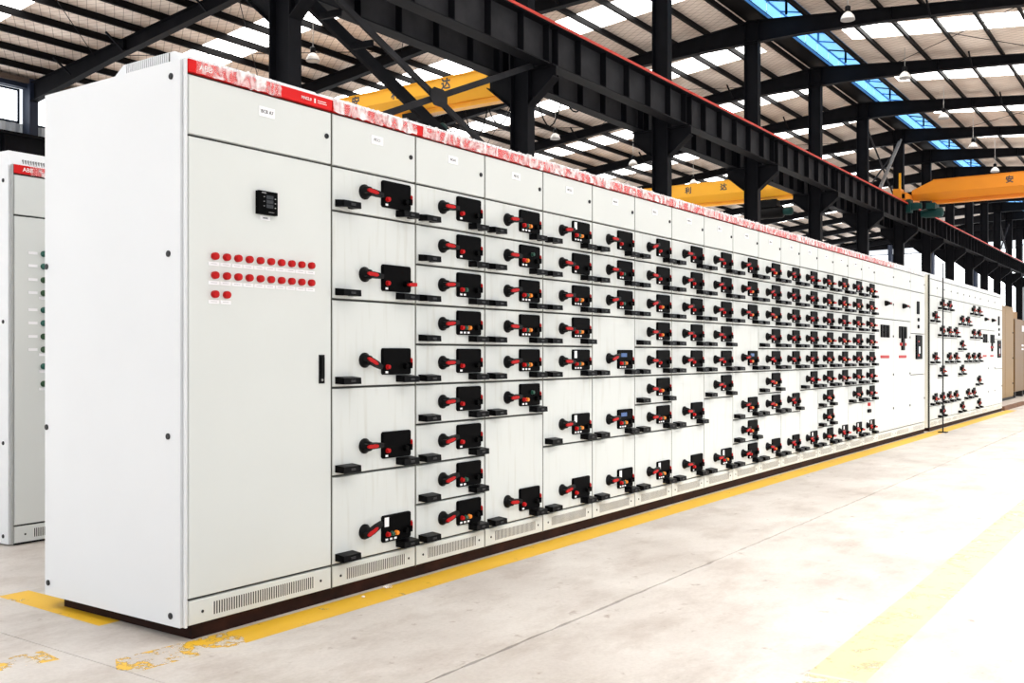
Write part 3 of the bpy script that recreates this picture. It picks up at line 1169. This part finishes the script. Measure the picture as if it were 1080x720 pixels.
# ---- first cabinet: full height door with button rows
t = thing('switchgear_cabinet', 'nearest white cabinet with tall door, three rows of red push buttons and black meter', 'cabinet', (0, 0, 0), 'white switchgear row')
w = 0.8
h = shell(t, w, 1.0, 3, True, [(0.035, 0.482)])
link('lettering', text_mesh('ABB', 0.036, INKW), h, (0.085, -0.0055, ZH + 0.031))
link('lettering', text_mesh('MNS2.0', 0.019, INKW), h, (0.635, -0.0055, ZH + 0.030))
MB().box(0.684, 0.692, -0.0052, -0.004, ZH + 0.020, ZH + 0.040).build('mark', INKW, h)
MB().box(0.705, 0.758, -0.0052, -0.004, ZH + 0.033, ZH + 0.0355).build('mark', INKW, h)
MB().box(0.705, 0.762, -0.0052, -0.004, ZH + 0.024, ZH + 0.0262).build('mark', INKW, h)
d = front(w, ZT, ZH, 'top_door', t)
plate(d, 0.408, 0.168, 0.088, 0.042, 'BCB A7', 0.021)
lock(d, 0.764, 0.130)
door = front(w, ZV, ZT, 'tall_door', t)
# meter
b = MB()
b.box(0.346, 0.451, -0.022, 0, 1.752 - ZV, 1.852 - ZV, 0)
for k in range(3):
    z = 1.827 - 0.0195 * k - ZV
    b.box(0.386, 0.426, -0.0235, -0.022, z - 0.008, z + 0.008, 1)
    b.box(0.372, 0.378, -0.0232, -0.022, z - 0.002, z + 0.001, 2)
    b.box(0.434, 0.440, -0.0232, -0.022, z - 0.006, z - 0.002, 2)
b.box(0.362, 0.385, -0.0232, -0.022, 1.842 - ZV, 1.846 - ZV, 2)
b.box(0.400, 0.430, -0.0232, -0.022, 1.762 - ZV, 1.7635 - ZV, 2)
b.build('meter', [PANEL, SCREEN, mat('meter_print', (0.35, 0.35, 0.36), 0.6)], door)
plate(door, 0.398, 1.738 - ZV, 0.055, 0.017, 'METER', 0.009)
for row, n in ((0, 10), (1, 10), (2, 2)):
    for k in range(n):
        x = 0.129 + 0.0594 * k
        z = 1.552 - 0.078 * row - ZV
        link('push_button', cached('bigred', lambda: smooth(MB().lathe((0, 0, 0), [(0.0155, 0), (0.016, 0.005), (0.016, 0.013), (0.0145, 0.019), (0.010, 0.021)], (0, -1, 0), 16).mesh('push_button', RED), 50)), door, (x, 0, z))
        plate(door, x - 0.002, z - 0.031, 0.054, 0.015, None, name='button_label')
        MB().box(x - 0.018, x + 0.014, -0.0036, -0.003, z - 0.0315, z - 0.0300).build('lettering', mat('ink_grey', (0.32, 0.32, 0.34), 0.7), door)
b = MB()
b.box(0.716, 0.748, -0.006, 0, 1.015 - ZV, 1.147 - ZV)
b.box(0.723, 0.741, -0.014, -0.006, 1.045 - ZV, 1.137 - ZV)
b.build('swing_lock', BLACK, door)
MB().lathe((0.732, -0.006, 1.031 - ZV), [(0.006, 0), (0.005, 0.004)], (0, -1, 0), 10).build('lock_barrel', WIRE, door)
vent_panel(w, t)
# left flank
MB().box(-0.010, 0.0, 0.001, 0.014, ZB, ZR).build('corner_post', SIDEW, t)
MB().box(-0.004, 0.0, 0.014, 0.03, ZB, ZR).build('corner_seal', POST, t)
sp = MB()
sp.prism([(0.020, ZB), (1.0, ZB), (1.0, ZR - 0.004), (0.020, ZR - 0.004)], 'x', -0.022, -0.002)
side = sp.build('side_panel', SIDEW, t)
for y, z in ((0.075, 2.268), (0.092, 1.555), (0.094, 0.818), (0.078, 0.096), (0.972, 0.112), (0.985, 0.818), (0.985, 1.548)):
    MB().lathe((-0.022, y, z), [(0.013, 0), (0.013, 0.004), (0.009, 0.006), (0.004, 0.0055)], (-1, 0, 0), 14).build('screw', SCREW, side)
# slotted end of the roof vent
b = MB()
b.prism([(0.13, ZR + 0.008), (0.13, ZR + 0.046), (0.43, ZR + 0.046), (0.43, ZR + 0.008)], 'x', 0.0095, 0.012, 1)
for k in range(22):
    y = 0.13 + 0.3 * (k + 0.5) / 22
    b.box(0.006, 0.0115, y - 0.0036, y + 0.0036, ZR + 0.006, ZR + 0.048, 0)
b.build('vent_grille', [SIDEW, SLOT], t)
b = MB()
b.box(0.04, 0.8, 0.04, 0.93, 0.0, 0.054)
b.build('plinth', PLINTHB, t)

# ---- sixteen drawer columns
LAY = [([1, 2, 2, 2, 2], ['R', 'R', 'R', 'R', 'RGOc']),
       ([1] * 9, ['R', 'R', 'RG', 'RGO', 'R', 'R', 'R', 'RG', 'RGO']),
       ([1] * 6 + [3], ['RGO', 'ROg', 'RGO', 'RGO', 'RGO', 'ROg', 'R']),
       ([1] * 5 + [2, 2], ['RGOc', 'R', 'RGO', 'RGO', 'RGOc', 'RGOc', 'R']),
       ([1, 1, 1, 2, 2, 2], ['R', 'RG', 'RG', 'RGOb', 'RGOb', 'RGOc']),
       ([1] * 7 + [2], ['R', 'R', 'RO', 'RO', 'R', 'RO', 'RGO', 'RGOc']),
       ([1] * 5 + [2, 2], ['R', 'R', 'R', 'R', 'R', 'R', 'R']),
       ([1] * 6 + [3], ['R', 'R', 'R', 'R', 'R', 'R', 'RGOc']),
       ([1, 1, 1, 2, 2, 1, 1], ['R', 'RO', 'RO', 'ROb', 'RO', 'RO', 'R']),
       ([1] * 7 + [2], ['RO', 'R', 'RO', 'R', 'R', 'RO', 'RO', 'RO']),
       ([1] * 5 + [2, 2], ['R', 'R', 'R', 'R', 'R', 'R', 'R']),
       ([1] * 6 + [3], ['R', 'R', 'R', 'R', 'R', 'R', 'Rc']),
       ([1] * 9, ['RO', 'RO', 'R', 'RO', 'RO', 'RO', 'RO', 'RO', 'RO']),
       ([1] * 6 + [3], ['RO', 'RO', 'R', 'RO', 'RO', 'RO', 'Rc']),
       ([1] * 7 + [2], ['R', 'RO', 'RO', 'R', 'RO', 'RO', 'RO', 'ROc']),
       ([1] * 7 + [2], ['RO', 'RO', 'RO', 'RO', 'R', 'R', 'R', 'Rc'])]
TILT = {0: [-6, -4, -24, 0, 24], 1: [0, -3, 4, 6, 2, 4, 12, 14, 16]}
PLATES = ['PCC1', 'BCA1', 'MCC2', 'MCC3', 'MCC4', 'MCC5', 'MCC6', 'MCC7', 'MCC8', 'MCC9', 'MC10', 'MC11', 'MC12', 'MC13', 'MC14', 'MC15']
SIZES = {1: 'small', 2: 'double', 3: 'tall'}


def describe(rows):
    cnt = {}
    for r in rows:
        cnt[r] = cnt.get(r, 0) + 1
    return ', '.join('%s %s' % (NUM[cnt[k]], SIZES[k]) for k in sorted(cnt))


for c, (rows, pats) in enumerate(LAY):
    x0, x1 = EDGE[c + 1], EDGE[c + 2]
    w = x1 - x0
    t = thing('switchgear_cabinet', '%s drawer column of the near white row, stacked with %s drawers' % (ORD[c], describe(rows)), 'cabinet', (x0, 0, 0), 'white switchgear row')
    fr = [(0.0, w)]
    if c == 1:
        fr = [(0.045, w)]
    if c == 14:
        fr = [(0.0, w - 0.03)]
    shell(t, w, 1.0, 31 * c + 5, False, fr)
    top_door(t, w, PLATES[c])
    vent_panel(w, t)
    MB().box(0.0, 0.0025, 0.002, 0.02, ZB, ZH).build('frame_edge', mat('edge_olive', (0.16, 0.16, 0.13), 0.5), t)
    z = ZT
    for r, (k, p) in enumerate(zip(rows, pats)):
        z -= U * k
        ti = TILT[c][r] if c in TILT else random.uniform(-4, 16)
        tb = 'k' if (c == 0 and r == 1) or (c >= 11 and random.random() < 0.6) else 't'
        dr = drawer(t, w, z, k, p, ti, tb)
        if c == 15 and k == 2:
            MB().box(0.24, 0.30, -0.02, 0, 0.36, 0.40).build('warning_tag', RED, dr)
            MB().box(0.22, 0.33, -0.02, 0, 0.28, 0.32).build('indicator', PANEL, dr)

# ---- three wide incomer columns
lbls = ['wide white cabinet right of the last drawer column, with small rotary switch and meters',
        'middle of the three wide white cabinets, with meters and small display unit',
        'last wide white cabinet of the near row, with tall black breaker front']


def incomer(t, w, kind):
    top_door(t, w, None)
    vent_panel(w, t)
    ztop = ZT
    if kind < 2:
        zs = 1.60
        a = front(w, zs, ztop, 'upper_door', t)
        MB().lathe((w * 0.52, 0, 0.20), [(0.036, 0), (0.034, 0.02), (0.022, 0.05)], (0, -1, 0), 14).box(w * 0.52, w * 0.52 + 0.11, -0.06, -0.03, 0.185, 0.215).build('rotary_handle', BLACK, a)
        MB().box(w * 0.52 + 0.02, w * 0.52 + 0.09, -0.063, -0.06, 0.194, 0.206).build('red_inlay', RED, a)
        lock(a, w - 0.04, 0.2, 0.016)
        lo = front(w, ZV, zs, 'lower_door', t)
        for k in range(3):
            MB().box(w * 0.28 + 0.15 * k, w * 0.28 + 0.15 * k + 0.09, -0.015, 0, 1.20, 1.36).build('meter', PANEL, lo)
        MB().box(w * 0.28, w * 0.72, -0.006, 0, 0.935, 0.972).build('warning_strip', RED, lo)
        MB().box(w * 0.28, w * 0.65, -0.004, 0, 0.86, 0.885).build('label_plate', PAPER, lo)
        if kind == 1:
            MB().box(w * 0.42, w * 0.56, -0.02, 0, 1.04, 1.20).build('display_unit', PANEL, lo)
            MB().box(w * 0.34, w * 0.42, -0.02, 0, 1.10, 1.14).box(w * 0.56, w * 0.66, -0.02, 0, 1.10, 1.14).build('lamp', RED, lo)
        for z in (0.28, 0.72, 1.22):
            lock(lo, w - 0.04, z, 0.016)
    else:
        a = front(w, 1.44, ztop, 'upper_door', t)
        MB().box(w * 0.42, w * 0.55, -0.015, 0, 0.28, 0.46).build('meter', PANEL, a)
        for z in (0.10, 0.20):
            MB().lathe((w * 0.5, 0, z), [(0.028, 0), (0.026, 0.02)], (0, -1, 0), 12).build('knob', BLACK, a)
        mdl = front(w, 0.86, 1.44, 'breaker_door', t)
        MB().box(w * 0.33, w * 0.72, -0.02, 0, 0.22, 0.56).build('breaker_front', PANEL, mdl)
        MB().box(w * 0.46, w * 0.56, -0.023, -0.02, 0.30, 0.40).build('display', PAPER, mdl)
        MB().box(w * 0.42, w * 0.5, -0.023, -0.02, 0.26, 0.29).box(w * 0.42, w * 0.5, -0.023, -0.02, 0.46, 0.48).build('indicator', RED, mdl)
        lo = front(w, ZV, 0.86, 'lower_door', t)
        lock(lo, w - 0.04, 0.35, 0.016)


for k in range(3):
    x0, x1 = EDGE[17 + k], EDGE[18 + k]
    t = thing('switchgear_cabinet', lbls[k], 'cabinet', (x0, 0, 0), 'white switchgear row')
    shell(t, x1 - x0, 1.0, 900 + k, False, [(0, x1 - x0)], redm=HDRRED if k == 0 else SIDEW)
    incomer(t, x1 - x0, k)
    if k == 2:
        MB().box(x1 - x0, x1 - x0 + 0.02, 0.03, 1.0, ZB, ZR).build('side_panel', SIDEW, t)

# ---- second row further along the same line
X2 = 13.12
W2 = 0.511
LAY2 = [([2, 3, 3, -1], 'two double spaced drawers'), ([1, 2, 3, 2, 1], ''), ([1, 2, 2, 3, -1], ''), ([3, 2, 3, -1], ''),
        ([2, 2, 2, 3], ''), ([2, 3, 3, -1], ''), ([1, 2, 2, 3, -1], ''), ([1, 2, 2, 2, 2], '')]
for c, (rows, _) in enumerate(LAY2):
    x0 = X2 + W2 * c
    nd = len([r for r in rows if r > 0])
    t = thing('switchgear_cabinet', '%s drawer column of the far white row, showing %s widely spaced drawers' % (ORD[c], NUM[nd]), 'cabinet', (x0, 0, 0), 'far white switchgear row')
    shell(t, W2, 1.0, 500 + c, False, None, redm=SIDEW, vent=True)
    top_door(t, W2, None)
    vent_panel(W2, t)
    z = ZT
    for r in rows:
        k = abs(r)
        z -= U * k
        if r > 0:
            drawer(t, W2, z, k, random.choice(['RO', 'R', 'RO']), random.uniform(-5, 20), 'k' if random.random() < 0.5 else 't')
        else:
            front(W2, z, z + U * k, 'blank_front', t)
    if c == 0:
        MB().box(-0.03, -0.004, 0.03, 1.0, ZB, ZR).build('side_panel', mat('side_cream', (0.74, 0.72, 0.62), 0.5), t)
        MB().box(-0.006, 0.0, 0.004, 0.03, ZB, ZR).build('corner_post', FRAME, t)
xe = X2 + W2 * 8
for k, w in enumerate((0.80, 0.71, 0.85)):
    t = thing('switchgear_cabinet', ['first wide cabinet closing the far white row, with meters and red strip',
                                     'second wide cabinet closing the far white row, with meters, red strip and display unit',
                                     'last cabinet of the far white row, with tall black breaker front'][k], 'cabinet', (xe, 0, 0), 'far white switchgear row')
    shell(t, w, 1.0, 700 + k, False, None, redm=SIDEW)
    incomer(t, w, k)
    xe += w

# pole standing in front of the far row
t = thing('slim_pole', 'slim dark upright pole standing at the start of the far white row', 'pole', (13.02, -0.20, 0))
MB().cyl((0, 0, 0.01), (0, 0, 2.49), 0.009, n=8).build('shaft', STEELW, t)
MB().box(-0.06, 0.06, -0.06, 0.06, 0, 0.012).build('foot', STEEL, t)

# ---- cabinet of the row behind, at the left edge of the picture
t = thing('switchgear_cabinet', 'white cabinet behind at the left edge, with a column of dark green lamps', 'cabinet', (0.645, 2.51, -0.045))
w = 0.8
h = shell(t, w, 1.0, 77, True, [(0.10, 0.8)], plinth=False)
link('lettering', text_mesh('ABB', 0.036, INKW), h, (0.085, -0.006, ZH + 0.030))
d = front(w, ZT, ZH, 'top_door', t)
door = front(w, ZV, ZT, 'tall_door', t)
vent_panel(w, t)
ztop_ = [1.765, 1.688, 1.604, 1.524, 1.420, 1.340, 1.258, 1.178, 1.075, 0.968]
for k, z in enumerate(ztop_):
    zz = z + 0.045 - ZV
    m = LGREEN if k in (0, 1, 4, 5, 8) else DGREEN
    link('indicator_lamp', cached(('glamp', m.name), lambda: smooth(MB().lathe((0, 0, 0), [(0.019, 0), (0.019, 0.012), (0.016, 0.02), (0.009, 0.024)], (0, -1, 0), 14).mesh('indicator_lamp', m), 50)), door, (0.186, 0, zz))
    if k < 8:
        plate(door, 0.118, zz, 0.058, 0.016, None, name='lamp_label')
    if k in (3, 7, 8, 9):
        plate(door, 0.186, zz - 0.031, 0.058, 0.016, None, name='lamp_label')
MB().box(-0.010, 0.0, 0.001, 0.014, ZB, ZR).build('corner_post', POST, t)
sd = MB().box(-0.022, -0.002, 0.020, 1.0, ZB, ZR - 0.004).build('side_panel', SIDEW, t)
for z in (2.24, 1.39, 0.66, 0.10):
    MB().lathe((-0.022, 0.075, z), [(0.012, 0), (0.012, 0.004), (0.008, 0.006)], (-1, 0, 0), 12).build('screw', SCREW, sd)
MB().box(0.02, 0.8, 0.03, 0.95, 0.045, 0.055).build('plinth', PLINTHB, t)
b = MB()
b.prism([(0.10, ZR + 0.006), (0.02, ZR + 0.006), (0.06, ZR + 0.09), (0.5, ZR + 0.10), (0.6, ZR + 0.006)], 'x', 0.0, w)
b.build('roof_box', SIDEW, t)
b = MB()
for k in range(60):
    x = 0.07 + 0.0165 * k
    if x > 0.74:
        break
    b.box(x, x + 0.006, 0.024, 0.06, ZR + 0.010, ZR + 0.040)
b.build('vent_grille', mat('slot_grey', (0.25, 0.25, 0.25), 0.6), t)

# ---- tan cabinets at the far right
t = thing('tan_cabinet', 'tan metal cabinet just past the end of the white rows', 'cabinet', (23.4, 0.7, 0))
MB().box(0, 2.58, 0.02, 1.6, 0.06, 2.32).build('carcass', TAN, t)
MB().box(0.01, 1.28, 0.0, 0.02, 0.08, 2.30).build('door', TAN, t)
dd = MB().box(1.30, 2.57, 0.0, 0.02, 0.08, 2.30).build('door', TAN, t)
MB().box(0.07, 0.10, -0.015, 0, 1.05, 1.15).build('handle', BLACK, t)
for z in (0.4, 1.05, 1.7):
    MB().lathe((2.42, 0, z), [(0.025, 0), (0.02, 0.012)], (0, -1, 0), 10).build('lock', BLACK, dd)
MB().box(0, 2.58, 0.0, 1.6, 0, 0.06).build('plinth', PLINTHB, t)
MB().box(0.0, 2.58, 0.0, 1.6, 2.32, 2.35).build('roof_plate', TAN, t)
t = thing('tan_cabinet', 'shade-darkened tan cabinet on black skids at the right edge of the picture', 'cabinet', (26.2, 0.7, 0))
MB().box(0, 3.0, 0.02, 1.6, 0.16, 2.08).build('carcass', TAN_SHADED, t)
MB().box(0.01, 1.48, 0.0, 0.02, 0.18, 2.06).build('door', TAN_SHADED, t)
MB().box(1.51, 2.99, 0.0, 0.02, 0.18, 2.06).build('door', TAN_SHADED, t)
MB().box(1.20, 1.50, -0.01, 0, 1.76, 1.92).build('name_plate', PAPER, t)
MB().box(1.15, 1.48, -0.008, 0, 1.36, 1.41).build('label_plate', PAPER, t)
MB().box(1.15, 1.48, -0.008, 0, 1.26, 1.31).build('label_plate', PAPER, t)
for x in (0.1, 1.4, 2.7):
    MB().box(x, x + 0.2, 0.02, 1.6, 0, 0.16).build('skid', PLINTHB, t)
t = thing('carton', 'brown carton lying on top of the shade-darkened tan cabinet', 'box', (26.4, 0.8, 2.08))
MB().box(0, 0.9, 0, 0.7, 0, 0.20).build('box_body', CARTON, t)
MB().prism([(0, 0.20), (0.35, 0.27), (0.7, 0.20)], 'x', 0.02, 0.88).build('flap', CARTON, t)
t = thing('timber_offcut', 'low brown timber strip on the floor at the end of the far row', 'timber', (19.75, -0.02, 0))
MB().box(0, 3.2, 0, 0.12, 0, 0.05).box(0.1, 3.0, 0.02, 0.1, 0.05, 0.07).build('plank', WOOD, t)

# crumpled scraps left by the plinth
def scrap(label, x, y, r, seed, m=FILM):
    rnd = random.Random(seed)
    b = MB()
    prof = [(r * (0.5 + 0.5 * rnd.random()), 0.0), (r, r * 0.3), (r * 0.7, r * 0.6), (r * 0.2, r * 0.75)]
    b.lathe((0, 0, 0.0016), prof, n=9)
    b.v = [(vx + (rnd.random() - .5) * r * .5, vy + (rnd.random() - .5) * r * .5, max(0.0018, vz + (rnd.random() - .5) * r * .2)) for vx, vy, vz in b.v]
    o = b.build('film_scrap', m)
    o.location = (x, y, 0)
    tag(o, label, 'scrap')
    return o


scrap('small crumpled clear film scrap on the yellow line by the first drawer column', 1.13, -0.045, 0.022, 4)
scrap('tiny white film crumb on the yellow line below the first drawer column', 0.93, -0.075, 0.009, 5, PAPER)
